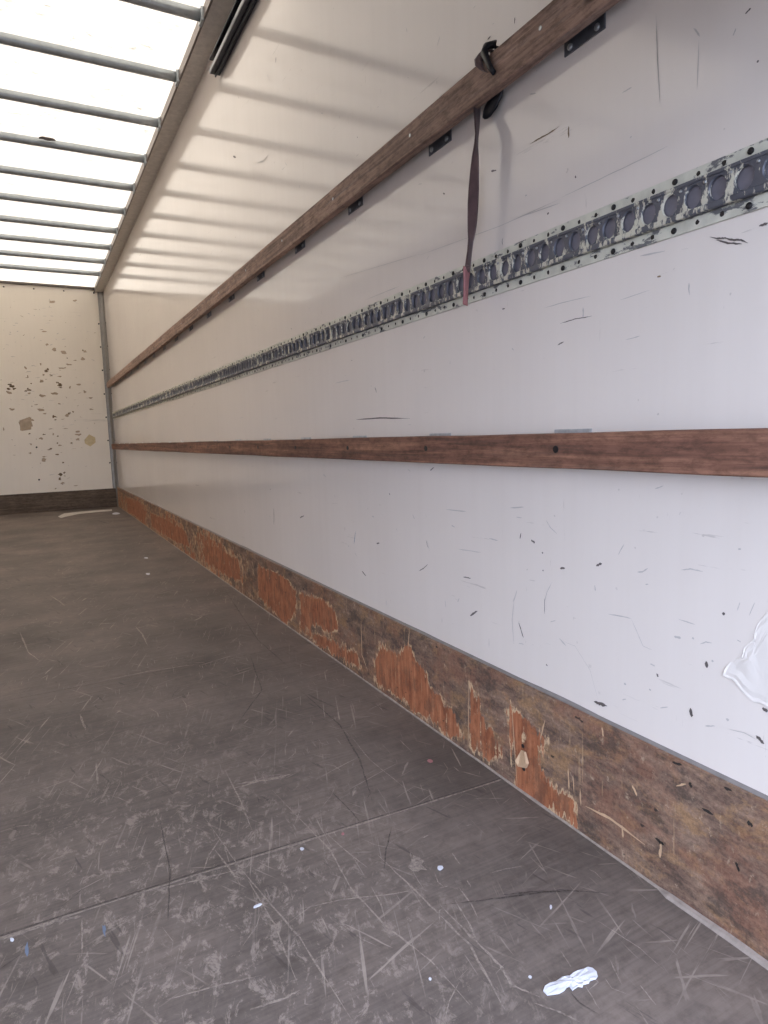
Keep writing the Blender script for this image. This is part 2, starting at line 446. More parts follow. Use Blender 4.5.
# panel joints across the floor (every 1.02 m) and along it
for k in range(8):
    y = 1.012 + k * 1.02
    if y > YB - .1: break
    pts = [Vector((LX + .01 + (WX - .03 - LX) * i / 12, y + random.uniform(-.0015, .0015) + (0.012 - .10 * max(0, i / 12 - .68) if not k else 0), ZF)) for i in range(13)]
    ribbon(bm, pts, 0.0026 if k else 0.0042, up, 2 if k else 1, False, 0.5)
    if k < 1: ribbon(bm, [p + Vector((0, 0.005, -.0001)) for p in pts], 0.003, up, 2, False, 0.6)
sc = [  # (pixel polyline, width in m, material)
    ([(205, 818), (240, 868), (300, 938), (352, 1020)], .003, 1),
    ([(272, 790), (330, 850), (352, 890), (385, 925), (430, 960), (470, 1005)], .0035, 1),
    ([(378, 855), (430, 905), (470, 945), (505, 1010)], .004, 1),
    ([(440, 905), (475, 940), (500, 965), (512, 985), (540, 997)], .005, 1),
    ([(455, 900), (470, 925), (478, 945)], .003, 1),
    ([(598, 921), (640, 948), (664, 970)], .0016, 1),
    ([(236, 784), (275, 778), (291, 774)], .010, 1),
    ([(230, 789), (262, 781), (285, 777)], .006, 1),
    ([(300, 909), (345, 899), (392, 894), (420, 889)], .003, 1),
    ([(490, 873), (505, 869), (522, 866)], .002, 1),
    ([(325, 832), (345, 850), (368, 868)], .0025, 1),
    ([(452, 853), (460, 864)], .0025, 1), ([(466, 826), (472, 824)], .002, 1),
    ([(422, 838), (429, 835)], .003, 1), ([(467, 880), (471, 887)], .003, 1),
    ([(440, 888), (448, 886)], .002, 1), ([(410, 850), (414, 874), (423, 888)], .0015, 1),
    ([(392, 826), (386, 850), (384, 870)], .003, 2),
    ([(440, 905), (500, 898), (560, 890), (610, 893)], .0035, 2),
    ([(500, 895), (540, 891), (570, 892)], .004, 2),
    ([(330, 790), (352, 812), (360, 822)], .003, 2),
    ([(300, 690), (340, 725), (360, 760), (372, 800)], .004, 2),
    ([(225, 590), (258, 640), (290, 668)], .004, 2),
    ([(250, 655), (262, 690), (240, 720)], .004, 2),
    ([(96, 520), (110, 524)], .02, 2), ([(95, 543), (106, 541)], .02, 2),
    ([(20, 632), (28, 652), (40, 661)], .006, 1), ([(50, 595), (60, 602), (65, 606)], .006, 1),
    ([(135, 626), (142, 634), (148, 646)], .006, 1), ([(80, 714), (86, 730)], .006, 1),
    ([(100, 681), (150, 671), (205, 663)], .007, 1),
    ([(60, 920), (82, 916)], .006, 1), ([(82, 920), (82, 953)], .003, 1),
    ([(215, 850), (232, 872), (240, 884)], .004, 1), ([(248, 880), (275, 925), (298, 985)], .003, 1),
    ([(225, 770), (240, 800), (252, 830)], .003, 1), ([(160, 820), (170, 870), (168, 920)], .003, 2),
    ([(96, 762), (98, 785)], .004, 1), ([(0, 940), (30, 930), (70, 917)], .006, 1),
    ([(150, 891), (190, 882), (240, 869)], .005, 1),
    ([(200, 560), (212, 566)], .01, 2), ([(335, 628), (350, 648), (360, 655)], .003, 2),
    ([(350, 735), (370, 760), (420, 800)], .002, 1), ([(400, 740), (412, 752)], .003, 1),
    ([(505, 700), (508, 712)], .002, 1), ([(165, 1000), (220, 985), (262, 975)], .004, 1),
    ([(250, 1010), (285, 998), (300, 990)], .004, 1), ([(560, 950), (572, 968)], .002, 1),
    ([(535, 1003), (560, 1012), (580, 1022)], .004, 1), ([(610, 960), (622, 985)], .002, 1),
    ([(640, 985), (656, 1005)], .002, 1), ([(585, 985), (600, 1010)], .002, 1),
]
for pts, wd, mt in sc: ribbon(bm, [F(*p) for p in pts], wd * .75, up, mt, True, 0.7, 8)
for k in range(260):
    y = random.uniform(0.5, 3.2) if k < 200 else random.uniform(3, 7.5); x = random.uniform(-0.6, 0.76)
    a = random.gauss(1.2, 0.5); ln = random.uniform(.01, .09)
    d = Vector((math.cos(a), math.sin(a), 0)) * ln
    p = Vector((x, y, ZF)); q = p + d * .5 + Vector((random.uniform(-.01, .01), random.uniform(-.01, .01), 0))
    e = p + d
    if e.x > 0.77 or e.y > 7.7: continue
    ribbon(bm, [p, q, e], random.uniform(.0008, .0022), up, random.choice((1, 1, 1, 2)), True, 0.4, 2)
blob(bm, F(416, 864), (1, 0, 0), (0, 1, 0), .012, .02, up, 1, 12, 0.45)
blob(bm, F(27, 949), (1, 0, 0), (0, 1, 0), .0022, .012, up, 3)
blob(bm, F(104, 930), (1, 0, 0), (0, 1, 0), .0022, .012, up, 3)
obj('floor', bm, [M['floor'], M['scr'], M['scrd'], M['blue']], kind='structure', recalc=False)
bm = bmesh.new(); box(bm, LX - .04, WX + .04, Y0 - .04, YB + .04, -.14, -.002)
obj('trim_1', bm, M['post'], kind='structure')        # chassis bed under the floor

# right wall -------------------------------------------------------
bm = bmesh.new(); box(bm, WX, WX + .03, Y0, YB, 0, ZC)
XW = WX - 0.0006
def W(px, py): return U(px, py, 0, XW)
nw = (-1, 0, 0)
D_, FT, BR, BL = 1, 2, 3, 4
wm = [
    ([(356, 419.5), (380, 418), (410, 418.5)], .004, D_),
    ([(427, 540), (428, 545), (429.5, 551)], .0025, FT), ([(419, 571), (424, 568), (428, 564)], .003, D_),
    ([(463, 577), (467, 577.5), (471, 578.5)], .003, D_), ([(531, 540), (535, 543)], .005, D_),
    ([(520, 539), (521, 533)], .003, D_), ([(542, 552), (543, 553.5)], .004, D_), ([(542.5, 570), (543.5, 571)], .004, D_),
    ([(560, 568.5), (565, 568)], .005, D_), ([(470, 616), (474, 613), (477.5, 611)], .005, D_),
    ([(513, 602), (515, 597), (517, 590)], .003, FT), ([(518.5, 622), (521, 630), (523.5, 638)], .003, D_),
    ([(514, 600), (512, 620), (514, 645)], .002, FT), ([(544.6, 598), (544.6, 614)], .0015, D_),
    ([(552, 582), (547, 592), (544, 604)], .0015, FT),
    ([(446, 509.5), (466, 511.5)], .003, FT), ([(458, 549), (481, 552.5)], .002, FT),
    ([(489, 538.5), (498, 540.5)], .003, FT), ([(546, 520), (550, 527), (557, 534)], .002, FT),
    ([(559, 638), (566, 646)], .003, FT), ([(489, 638), (489, 648)], .002, FT), ([(546, 664), (547.5, 666)], .003, D_),
    ([(442, 618), (442, 623)], .002, FT), ([(389, 493), (390, 495)], .003, D_),
    ([(510, 508), (524, 507)], .003, FT), ([(516, 517), (522, 518)], .002, FT),
    ([(596, 566), (599, 564.5), (602, 563.5)], .005, D_), ([(594.5, 585), (595.5, 591)], .003, FT),
    ([(594, 701.5), (599, 703.5), (607, 706)], .007, D_), ([(618, 555), (624, 544)], .002, FT),
    ([(637, 572), (642, 572), (648, 568)], .0025, FT), ([(681, 570), (690, 569), (703, 571.5)], .0025, FT),
    ([(608, 614), (620, 616), (631, 618.5)], .0022, FT), ([(631, 618.5), (637, 632), (643, 646), (652, 650)], .0014, FT),
    ([(722, 613), (725, 614.5)], .005, D_), ([(674, 636.5), (681, 638)], .004, FT), ([(692, 638), (694, 638.5)], .004, FT),
    ([(706, 661), (707, 668)], .005, D_), ([(656.5, 673.5), (658.5, 677)], .004, D_), ([(690.5, 708), (691.5, 717)], .006, D_),
    ([(756, 735.5), (760, 740), (764, 744)], .006, D_), ([(762, 708), (768, 711)], .006, D_), ([(738, 549), (741, 549)], .003, FT),
    ([(726, 719), (729, 720)], .005, FT), ([(728, 729), (745, 733), (757, 740)], .0012, FT), ([(705, 726), (715, 726)], .002, FT),
    ([(678, 619), (690, 623), (695, 624.5)], .0018, FT), ([(737, 640), (741, 642)], .002, FT),
    ([(700, 644), (706, 642), (712, 643)], .002, FT), ([(737, 611), (740, 602)], .0014, FT), ([(749, 616), (755, 602)], .0014, FT),
    ([(624, 683), (626, 685)], .004, FT), ([(649, 689), (651, 690.5)], .003, FT), ([(650, 664), (655, 666)], .003, FT),
    ([(712, 660), (713, 662)], .004, FT), ([(622, 700), (626, 699)], .002, FT),
    ([(660, 708), (668, 707)], .002, FT), ([(562, 641), (575, 646), (590, 670), (598, 700)], .0010, FT),
    ([(273.6, 508), (274, 516), (273.8, 525)], .005, D_), ([(300, 518), (304, 515.5)], .006, D_), ([(269, 516), (270.5, 517)], .005, FT),
    ([(355.5, 531), (354, 544)], .004, BL), ([(376.5, 543.5), (379.5, 543)], .005, D_), ([(362, 571), (366, 576)], .005, D_),
    ([(430, 470.5), (434, 467.5)], .003, D_), ([(323, 474), (326, 477)], .004, FT), ([(372, 516), (374, 517)], .004, FT),
    ([(348, 545), (349, 547)], .004, FT), ([(426, 540), (428, 548)], .002, D_), ([(445, 600), (446, 608)], .002, FT),
    ([(710, 237), (718, 238.5), (725, 238), (733, 240), (741, 240), (748, 243)], .004, D_),
    ([(716, 240), (728, 243), (742, 244)], .003, D_), ([(759, 226), (768, 223)], .005, D_),
    ([(560, 198), (600, 179), (640, 160), (668, 146)], .0022, FT), ([(640, 256), (665, 251)], .003, FT), ([(657, 277), (661, 276)], .003, BR),
    ([(530, 144), (540, 138), (548, 134), (559, 126.5)], .0035, BR), ([(568.5, 126), (568.5, 138)], .004, BR),
    ([(515, 17), (514.5, 24)], .003, D_), ([(491, 171), (496.5, 170.5)], .004, D_), ([(443, 193), (445, 194)], .004, D_),
    ([(656, 14), (657.5, 60), (660, 104)], .002, FT), ([(622, 93), (632, 87)], .002, FT),
    ([(745, 14), (751, 8)], .003, D_), ([(733, 36), (736, 28)], .002, FT), ([(757, 61), (758.5, 62)], .003, D_), ([(699, 40), (697, 90)], .0015, FT),
    ([(544, 308), (565, 302), (591, 296)], .0015, FT), ([(560, 323.5), (575, 319), (592, 316)], .0022, D_), ([(502, 309), (505, 308.5)], .003, D_),
    ([(590, 254), (604, 251)], .002, FT), ([(625, 340), (640, 336)], .0015, FT), ([(620, 300), (650, 290)], .0012, FT),
    ([(276, 57), (275.7, 63)], .006, D_), ([(233, 156), (236, 157.5)], .008, D_), ([(257, 163), (264, 161), (268, 155)], .006, FT),
    ([(285, 162), (287, 166)], .005, FT), ([(250, 195), (251, 207)], .004, FT), ([(267, 74), (270, 81)], .004, FT), ([(299, 185), (300, 188)], .004, FT),
    ([(440, 36), (437, 46)], .003, FT), ([(365, 300), (385, 292), (400, 286)], .002, FT), ([(370, 330), (395, 322)], .002, FT),
    ([(180, 440), (182, 441)], .01, FT), ([(420, 255), (500, 226), (560, 199)], .0015, FT), ([(340, 278), (420, 254)], .0015, FT),
    ([(520, 217), (560, 203)], .002, FT), ([(240, 418), (243, 417)], .006, FT), ([(335, 383), (350, 380)], .003, FT),
    ([(575, 176), (576, 178)], .003, D_), ([(547, 214), (549, 213)], .004, D_), ([(525, 196), (527, 195)], .003, FT),
]
for pts, wd, mt in wm: ribbon(bm, [W(*p) for p in pts], wd * (.75 if len(pts) < 4 else .55), nw, mt, True, 0.45, 5)
for k in range(260):
    y = 0.42 + 6.9 * random.random() ** 1.7; z = random.uniform(0.24, 2.1)
    if 0.62 < z < 0.71 or 0.95 < z < 1.04 or 1.27 < z < 1.37: continue
    a = random.choice((0.0, 1.57, 0.5)) + random.gauss(0, 0.35); ln = random.uniform(.002, .018)
    p = Vector((XW, y, z)); e = p + Vector((0, math.cos(a), math.sin(a))) * ln
    ribbon(bm, [p, p.lerp(e, .5) + Vector((0, random.uniform(-.001, .001), 0)), e], random.uniform(.0008, .0026), nw, FT if random.random() < .85 else D_, True, 0.4, 2)
wall_r = obj('wall_right', bm, [M['wall'], M['scuff'], M['scufff'], M['scuffb'], M['blue']], kind='structure', recalc=False)

# torn, lifted skin near the opening (a raised lump with a broken rim)
bm = bmesh.new()
out_px = [(792, 590), (780, 600), (768, 611.7), (763, 616), (758.5, 622), (757, 627), (755.5, 633), (755, 638), (749, 642), (744, 647), (743.5, 652), (742, 657), (737, 658.5), (732, 660),
          (727, 665), (724, 670), (722.5, 676), (728, 678.5), (733, 680), (737, 685), (741, 691), (747, 697), (753, 702), (760, 703.5), (768, 708), (780, 716), (795, 722), (800, 650)]
ring = [U(x, y, 0, WX) for x, y in out_px]
cen = sum(ring, Vector()) / len(ring)
prev = None
for k, (s, h) in enumerate(((1.0, 0.0), (0.985, 0.0022), (0.95, 0.0026), (0.88, 0.0012), (0.75, 0.0018), (0.55, 0.001), (0.3, 0.0016), (0.1, 0.0012))):
    cur = []
    for p in ring:
        q = cen.lerp(p, s); n_ = noise.noise(q * 45)
        cur.append(bm.verts.new((WX - h * .55 * (1 + 1.6 * n_) if k else WX + .0002, q.y, q.z)))
    if prev:
        for i in range(len(cur)):
            j = (i + 1) % len(cur); f = bm.faces.new((prev[i], prev[j], cur[j], cur[i]))
    prev = cur
bm.faces.new(prev)
obj('torn_skin', bm, M['torn'], wall_r, label='lifted flap of torn white wall skin')

# left wall, never in view but it closes the box
bm = bmesh.new(); box(bm, LX - .03, LX, Y0, YB, 0, ZC)
obj('wall_left', bm, M['wall'], kind='structure')
# front wall -------------------------------------------------------
bm = bmesh.new(); box(bm, LX, WX, YB, YB + .03, 0, ZC)
YM = YB - .0008
def B(px, py): return U(px, py, 1, YM)
nb = (0, -1, 0); ex, ez = (1, 0, 0), (0, 0, 1)
def bc(x, y): return (x / 4.096, 280 + y / 4.096)
for (x, y, r) in ((45, 432, .03), (60, 445, .02), (38, 445, .02), (118, 448, .02), (105, 455, .015), (128, 425, .01), (240, 432, .05), (235, 420, .02), (190, 370, .03), (208, 390, .015),
                  (222, 560, .022), (228, 572, .012), (282, 548, .02), (300, 540, .012), (205, 692, .02), (235, 716, .018), (238, 640, .012), (235, 668, .01),
                  (250, 800, .028), (262, 790, .015), (245, 815, .02), (228, 855, .012), (295, 668, .02), (258, 748, .015), (120, 628, .015), (180, 632, .015), (338, 288, .016), (275, 320, .01)):
    px, py = bc(x, y)
    for k in range(4):
        blob(bm, B(px + random.uniform(-1, 1) * r * 50, py + random.uniform(-1, 1) * r * 45), ex, ez, r * random.uniform(.25, .8), r * random.uniform(.12, .45), nb, 3, 8, .5)
poly(bm, [B(*bc(*p)) for p in ((345, 655), (365, 632), (390, 645), (392, 665), (370, 682), (348, 670))], nb, 4)
for k in range(3):
    poly(bm, [B(*bc(x + random.uniform(-8, 8), y + random.uniform(-8, 8))) + Vector((0, -.0003 * k, 0)) for x, y in ((80, 575), (122, 565), (128, 605), (90, 615))], nb, 5)
for k in range(110):
    px, py = random.uniform(0, 96), random.uniform(300, 480)
    p = B(px, py); a = random.uniform(0, 3.1); ln = random.uniform(.01, .06)
    ribbon(bm, [p, p + Vector((math.cos(a), 0, math.sin(a) * .4)) * ln], random.uniform(.002, .006), nb, random.choice((2, 2, 5, 5, 2)), True, .4, 3)
for k in range(60):
    px, py = random.gauss(55, 24), random.gauss(400, 40)
    if 2 < px < 96 and 300 < py < 488: blob(bm, B(px, py), ex, ez, random.uniform(.006, .03), random.uniform(.004, .016), nb, 5, 9, .55)
wall_b = obj('wall_front', bm, [M['front'], M['scuff'], M['scufff'], M['scuffb'], M['tan'], M['dirt']], kind='structure', recalc=False)
for (x, y) in ((150, 685), (160, 818)):
    p = B(*bc(x, y)); b2 = bmesh.new(); cyl(b2, p, nb, .009, .004, 10, dome=.002)
    obj('screw', b2, M['blackscrew'], wall_b)

# roof skin --------------------------------------------------------
bm = bmesh.new()
vs = [bm.verts.new(p) for p in ((LX, Y0, ZC), (WX, Y0, ZC), (WX, YB, ZC), (LX, YB, ZC))]
bm.faces.new(vs[::-1])
obj('ceiling', bm, M['roof'], kind='structure', recalc=False)

# cant rails along both walls: tall inner face, pale underside
def cant(xi, xo, name):
    bm = bmesh.new()
    s = 1 if xo > xi else -1
    prof = [(xi, ZC - .001), (xi, RZ + .006), (xi + s * .002, RZ + .002), (xi + s * .006, RZ), (xo, RZ), (xo, ZC - .001)]
    rings = [[bm.verts.new((x, y, z)) for x, z in prof] for y in (Y0, YB)]
    n = len(prof)
    for i in range(n):
        f = bm.faces.new((rings[0][i], rings[0][(i + 1) % n], rings[1][(i + 1) % n], rings[1][i]))
        f.material_index = 1 if i == 3 else 0
    bm.faces.new(rings[0]); bm.faces.new(rings[1][::-1])
    return obj(name, bm, [M['rail'], M['under']], kind='structure')
rail = cant(RX, WX, 'trim_2')
cant(LX + .084, LX, 'trim_3')
# a thin raised lip at the rail's lower inner edge
bm = bmesh.new(); box(bm, RX - .003, RX + .001, Y0, YB, RZ - .002, RZ + .010, bev=.001)
obj('lip', bm, M['rail'], rail)
# frame across the top of the front wall, with its gasket
bm = bmesh.new(); box(bm, LX + .084, RX, YB - .03, YB - .001, ZC - .022, ZC - .001, bev=.003)
fr = obj('trim_4', bm, M['rivet'], kind='structure')
for k in range(7):
    px = 3.7 + 30 * k
    if px > 100: break
    p = U(px, 287 + .05 * px, 1, YB - .001); b2 = bmesh.new(); cyl(b2, (p.x, YB - .001, ZC - .055), nb, .008, .004, 10, dome=.002)
    obj('rivet', b2, M['blackscrew'] if px > 90 else M['rivet'], fr)

# corner post
bm = bmesh.new()
prof = [(WX, YB - .055), (WX - .004, YB - .055), (WX - .007, YB - .05), (WX - .010, YB - .03), (WX - .03, YB - .012), (WX - .05, YB - .008), (WX - .055, YB - .004), (WX - .055, YB), (WX, YB)]
rr = [[bm.verts.new((x, y, z)) for x, y in prof] for z in (0.0, RZ)]
for i in range(len(prof)):
    j = (i + 1) % len(prof); f = bm.faces.new((rr[0][i], rr[0][j], rr[1][j], rr[1][i])); f.smooth = False
bm.faces.new(rr[0]); bm.faces.new(rr[1][::-1])
post = obj('trim_5', bm, M['post'], kind='structure')
for y in (180, 275, 370, 467, 562, 657, 748):
    p = U(100.8 + (y - 180) * .0205, 280 + y / 4.096, 1, YB)
    b2 = bmesh.new(); cyl(b2, (WX - .065, YB, p.z), nb, .0085, .004, 10, dome=.003)
    obj('rivet', b2, M['blackscrew'], post)
    b2 = bmesh.new(); cyl(b2, (WX, YB - .085, p.z), nw, .008, .003, 10, dome=.003)
    obj('rivet', b2, M['rivet'], post)

# kick boards ------------------------------------------------------
torn_px = [
    [(300, 592), (319, 599), (334, 611), (339, 630), (328, 633), (319, 624), (306, 627), (300, 632)],
    [(303, 630), (331, 639), (359, 658), (362, 671), (341, 658), (306, 636)],
    [(374, 662), (381, 647), (397, 655), (409, 645), (414, 658), (425, 671), (431, 686), (447, 705), (456, 717), (463, 737), (453, 737), (425, 718), (394, 696), (377, 683)],
    [(468.5, 686), (481, 699), (484, 718), (500, 742), (506, 755), (500, 764), (470, 749)],
    [(507, 711), (514, 706), (535, 724), (544, 736), (542, 767), (552, 788), (573, 802), (579, 827), (545, 809), (517, 788), (512, 739)],
    [(258, 566), (276, 571), (290, 583), (297, 590), (296, 612), (286, 624), (272, 610), (258, 596)],
    [(205, 543), (222, 549), (238, 560), (243, 582), (226, 576), (205, 562)],
    [(150, 512), (168, 520), (186, 531), (190, 548), (172, 540), (152, 527)],
    [(126, 497), (140, 502), (146, 512), (144, 522), (128, 512)],
]
def pt(px, py):
    p = U(px, py, 0, KX); return (p.y, p.z)
torn = [[pt(*p) for p in pl_] for pl_ in torn_px]
def sdf(y, z):
    best = -1e9
    for pl_ in torn:
        ins = False; dm = 1e9; n = len(pl_)
        for i in range(n):
            (y1, z1), (y2, z2) = pl_[i], pl_[(i + 1) % n]
            if (z1 > z) != (z2 > z) and y < (y2 - y1) * (z - z1) / (z2 - z1) + y1: ins = not ins
            dy, dz = y2 - y1, z2 - z1
            t = max(0, min(1, ((y - y1) * dy + (z - z1) * dz) / (dy * dy + dz * dz + 1e-12)))
            dm = min(dm, math.hypot(y - y1 - t * dy, z - z1 - t * dz))
        best = max(best, dm if ins else -dm)
    return best
bm = bmesh.new(); lay = bm.verts.layers.float.new('torn'); lay2 = bm.verts.layers.float.new('far')
ys = []; y = Y0
while y < YB - .001:
    ys.append(y); y += 0.008 + 0.004 * y
ys.append(YB - .001)
nz = 22; G = []
for yy in ys:
    row = []
    for k in range(nz + 1):
        zz = KZ * k / nz
        v = bm.verts.new((KX + .0012 * noise.noise(Vector((yy * 6, zz * 10, 3))), yy, zz))
        s = sdf(yy, zz)
        val = 0.5 + max(-0.5, min(0.24, s / 0.06))
        base_far = max(0.0, min(1.0, (yy - 2.0) / 1.2))
        val = max(val, base_far * (0.47 + 0.26 * noise.noise(Vector((yy * 1.6, zz * 9, 7)))))
        if zz > KZ - .03: val -= 0.15
        v[lay] = max(0, min(1, val)); v[lay2] = base_far; row.append(v)
    G.append(row)
for j in range(len(ys) - 1):
    for k in range(nz): bm.faces.new((G[j][k], G[j][k + 1], G[j + 1][k + 1], G[j + 1][k]))
for j in range(len(ys) - 1):   # top and back
    a, b = G[j][nz], G[j + 1][nz]
    c = bm.verts.new((WX - .004, b.co.y, KZ)); d = bm.verts.new((WX - .004, a.co.y, KZ)); bm.faces.new((a, d, c, b))
# small splits and holes in the ply, pale
for pts, wd, mt in (([(469, 682), (468.5, 720), (468, 750)], .0022, 1), ([(511.5, 702), (514, 740), (517, 786)], .0022, 1), ([(409.5, 628), (408, 650)], .003, 1), ([(361, 618), (362, 655), (368, 672)], .003, 1),
                    ([(702, 808), (713, 815)], .004, 2), ([(672, 762), (682, 765)], .004, 2), ([(724, 787), (732, 791)], .004, 2), ([(690, 782), (691, 788)], .004, 2), ([(676, 786), (686, 784)], .003, 1),
                    ([(736, 862), (739, 872)], .004, 2), ([(655, 838), (664, 845)], .004, 2), ([(747, 822), (753, 826)], .006, 2),
                    ([(585, 806), (610, 818), (645, 845)], .004, 1), ([(622, 825), (623, 838)], .003, 1), ([(661, 842), (660, 858)], .004, 1), ([(602, 727), (603, 737)], .003, 1),
                    ([(632, 785), (637, 796)], .004, 1), ([(580, 788), (581, 806)], .003, 1), ([(568, 768), (569, 790)], .003, 1), ([(573, 775), (574, 792)], .002, 1), ([(545, 720), (540, 740)], .003, 1)):
    ribbon(bm, [U(x, y, 0, KX - .0016) for x, y in pts], wd, nw, mt, True, .5, 5)
kick = obj('baseboard_right', bm, [M['kick'], M['chip'], M['hole']], kind='structure', recalc=False)
# splinter hanging off the torn ply
bm = bmesh.new()
sp = [U(x, y, 0, KX - .003) for x, y in ((522, 750), (526, 752), (529, 763), (527, 768), (520, 766), (518, 760))]
t1 = [bm.verts.new(p) for p in sp]; t2 = [bm.verts.new(p + Vector((-.005 * (i % 3 + 1) / 2, 0, 0))) for i, p in enumerate(sp)]
bm.faces.new(t1); bm.faces.new(t2[::-1])
for i in range(6): bm.faces.new((t1[i], t1[(i + 1) % 6], t2[(i + 1) % 6], t2[i]))
obj('splinter', bm, M['chip'], kick, label='pale pink splinter of torn ply')
# screws in the kick board
for px, py in ((523, 746), (524, 769)):
    b2 = bmesh.new(); cyl(b2, U(px, py, 0, KX - .0005), nw, .004, .001, 10); obj('screw', b2, M['blackscrew'], kick)
# metal cap strip on top
bm = bmesh.new()
yy = Y0; prev = None
while yy < YB:
    h = .0015 + .006 * max(0, noise.noise(Vector((yy * 4.1, 0, 0))) - .12)
    xf = WX - .0055
    c = [bm.verts.new(p) for p in ((xf, yy, KZ - .001), (xf, yy, KZ + h * .6), (WX - .003, yy, KZ + h + .001), (WX, yy, KZ + h + .0025), (WX, yy, KZ))]
    if prev:
        for i in range(5): bm.faces.new((prev[i], prev[(i + 1) % 5], c[(i + 1) % 5], c[i]))
    prev = c; yy += .03
obj('trim_6', bm, M['seal'], kind='structure')
# bead of dirty sealant where the board meets the floor
bm = bmesh.new(); yy = Y0; prev = None
while yy < YB - .02:
    wd = .010 + .004 * noise.noise(Vector((yy * 5, 2, 0))); h = .004 + .002 * noise.noise(Vector((yy * 9, 5, 0)))
    if yy > .62: wd *= .4; h *= .5
    c = [bm.verts.new(p) for p in ((KX - wd, yy, .0004), (KX - wd * .6, yy, h), (KX + .001, yy, h * 1.4), (KX + .001, yy, .0004))]
    if prev:
        for i in range(4): bm.faces.new((prev[i], prev[(i + 1) % 4], c[(i + 1) % 4], c[i]))
    prev = c; yy += .02
obj('trim_7', bm, M['sealdirty'], kind='structure')
bm = bmesh.new(); box(bm, LX, WX - .016, YB - .016, YB, 0, .205, bev=.002)
obj('baseboard_front', bm, M['kickd'], kind='structure')
bm = bmesh.new(); box(bm, LX, LX + .015, Y0, YB - .016, 0, .225, bev=.002)
obj('baseboard_left', bm, M['kickd'], kind='structure')
# unseen rear shutter: panels under the roof, hanging curtain added to shade the upper wall
bm = bmesh.new()
for k in range(9): box(bm, LX + .07, RX - .01, Y0 + .02 + k * .2, Y0 + .217 + k * .2, 2.255, 2.28, bev=.002)
for k in range(5): box(bm, LX + .07, WX - .01, .085, .110, 2.05 - k * .2 - .05, 2.05 - k * .2 + .147, bev=.002)  # curtain lowered out of view to block light from the upper wall
box(bm, LX, WX, .06, .118, 2.20, 2.36, bev=.004)
obj('shutter_light_block', bm, M['door'], kind='structure')

# ================================================================ THINGS
# roof bows --------------------------------------------------------
ordn = ['nearest the front wall', 'second from the front wall', 'third from the front wall', 'fourth from the front wall', 'fifth from the front wall',
        'sixth from the front wall', 'seventh from the front wall', 'just beyond the bow with the dark scrap', 'with a dark scrap stuck on it', 'just nearer than the bow with the scrap', 'nearest the rear opening but one', 'nearest the rear opening']
bow_y = [3.188 + .4795 * n for n in range(8, -2, -1)]
XL, XR, ZB = LX + .084, RX, 2.332
bm = bmesh.new()
yb0 = bow_y[0]
seg = 20
prev = None
for i in range(seg + 1):
    x = XL + (XR - XL) * i / seg
    r = [bm.verts.new((x, .021 * math.cos(a), .022 * math.sin(a))) for a in (2 * math.pi * k / 14 for k in range(14))]
    if prev:
        for k in range(14):
            f = bm.faces.new((prev[k], prev[(k + 1) % 14], r[(k + 1) % 14], r[k])); f.smooth = True
    else: bm.faces.new(r[::-1])
    prev = r
bm.faces.new(prev)
for s, x in ((-1, XR), (1, XL)):      # pressed end cleats
    box(bm, min(x, x + s * .012), max(x, x + s * .012), -.026, .026, -.030, .022, bev=.003)
bow0 = obj('roof_bow', bm, M['bow'])
bow_label = ['round grey steel roof bow nearest the front wall of the truck',
             'grey steel roof bow, second from the front wall', 'grey steel roof bow, third from the front wall',
             'grey steel roof bow, fourth from the front wall', 'grey steel roof bow, fifth from the front wall',
             'grey steel roof bow, next towards the front wall from the one touching the scrap',
             'grey steel roof bow touched by the small dark scrap',
             'grey steel roof bow, next towards the opening from the one touching the scrap',
             'grey steel roof bow second towards the opening from the one touching the scrap',
             'grey steel roof bow nearest the rear opening, level with the shutter track']
# order by distance from front wall: indices 0..9
order = [bow_label[0], bow_label[1], bow_label[2], bow_label[3], bow_label[4], bow_label[5], bow_label[6], bow_label[7], bow_label[8], bow_label[9]]
for i, yb in enumerate(bow_y):
    o = bow0 if i == 0 else bow0.copy()
    if i: COL.objects.link(o)
    o.location = (0, yb, ZB)
    tag(o, order[i], 'roof bow', 'steel bows under the translucent roof')
# the scrap on a bow
p = U(47, 140, 2, ZB)
yb = min(bow_y, key=lambda v: abs(v - p.y))
pc = U(47.5, 135.0, 2, 2.335)
bm = bmesh.new()
rg = []
for i in range(9):
    t = i / 8; wd = .004 + .0095 * math.sin(math.pi * t) ** .7
    c = Vector((pc.x - .04 + .08 * t, yb - .040 - .010 * math.sin(math.pi * t), 2.337 + .002 * math.sin(9 * t)))
    rg.append((c, (0, 1, 0), (0, 0, 1), wd, .004 + .004 * math.sin(math.pi * t)))
sweep(bm, rg, 10)
obj('dark_scrap', bm, M['scuff'], label='small dark scrap wedged between a roof bow and the roof', cat='scrap')

# shutter track ----------------------------------------------------
t = empty('shutter_track', (.77, .12, 2.14), 'dark metal shutter track ending below the roof rail', 'door track')
TY1 = 2.80
def tbox(name, x0, x1, z0, z1, mat, ye=TY1):
    b = bmesh.new(); box(b, x0, x1, .12, ye, z0, z1, bev=.0012)
    o = obj(name, b, mat); o.data.transform(Matrix.Translation((-.77, -.12, -2.14))); o.parent = t; return o
tbox('upper_flange', .757, .799, 2.226, 2.232, M['darkmetal'])
tbox('web', .793, .799, 2.186, 2.226, M['darkmetal'])
tbox('lower_flange', .760, .799, 2.180, 2.186, M['darkmetal'], TY1 + .01)
tbox('lip', .757, .761, 2.180, 2.196, M['paletrack'], TY1 + .01)
tbox('rib', .778, .783, 2.170, 2.180, M['darkmetal'], TY1 + .01)

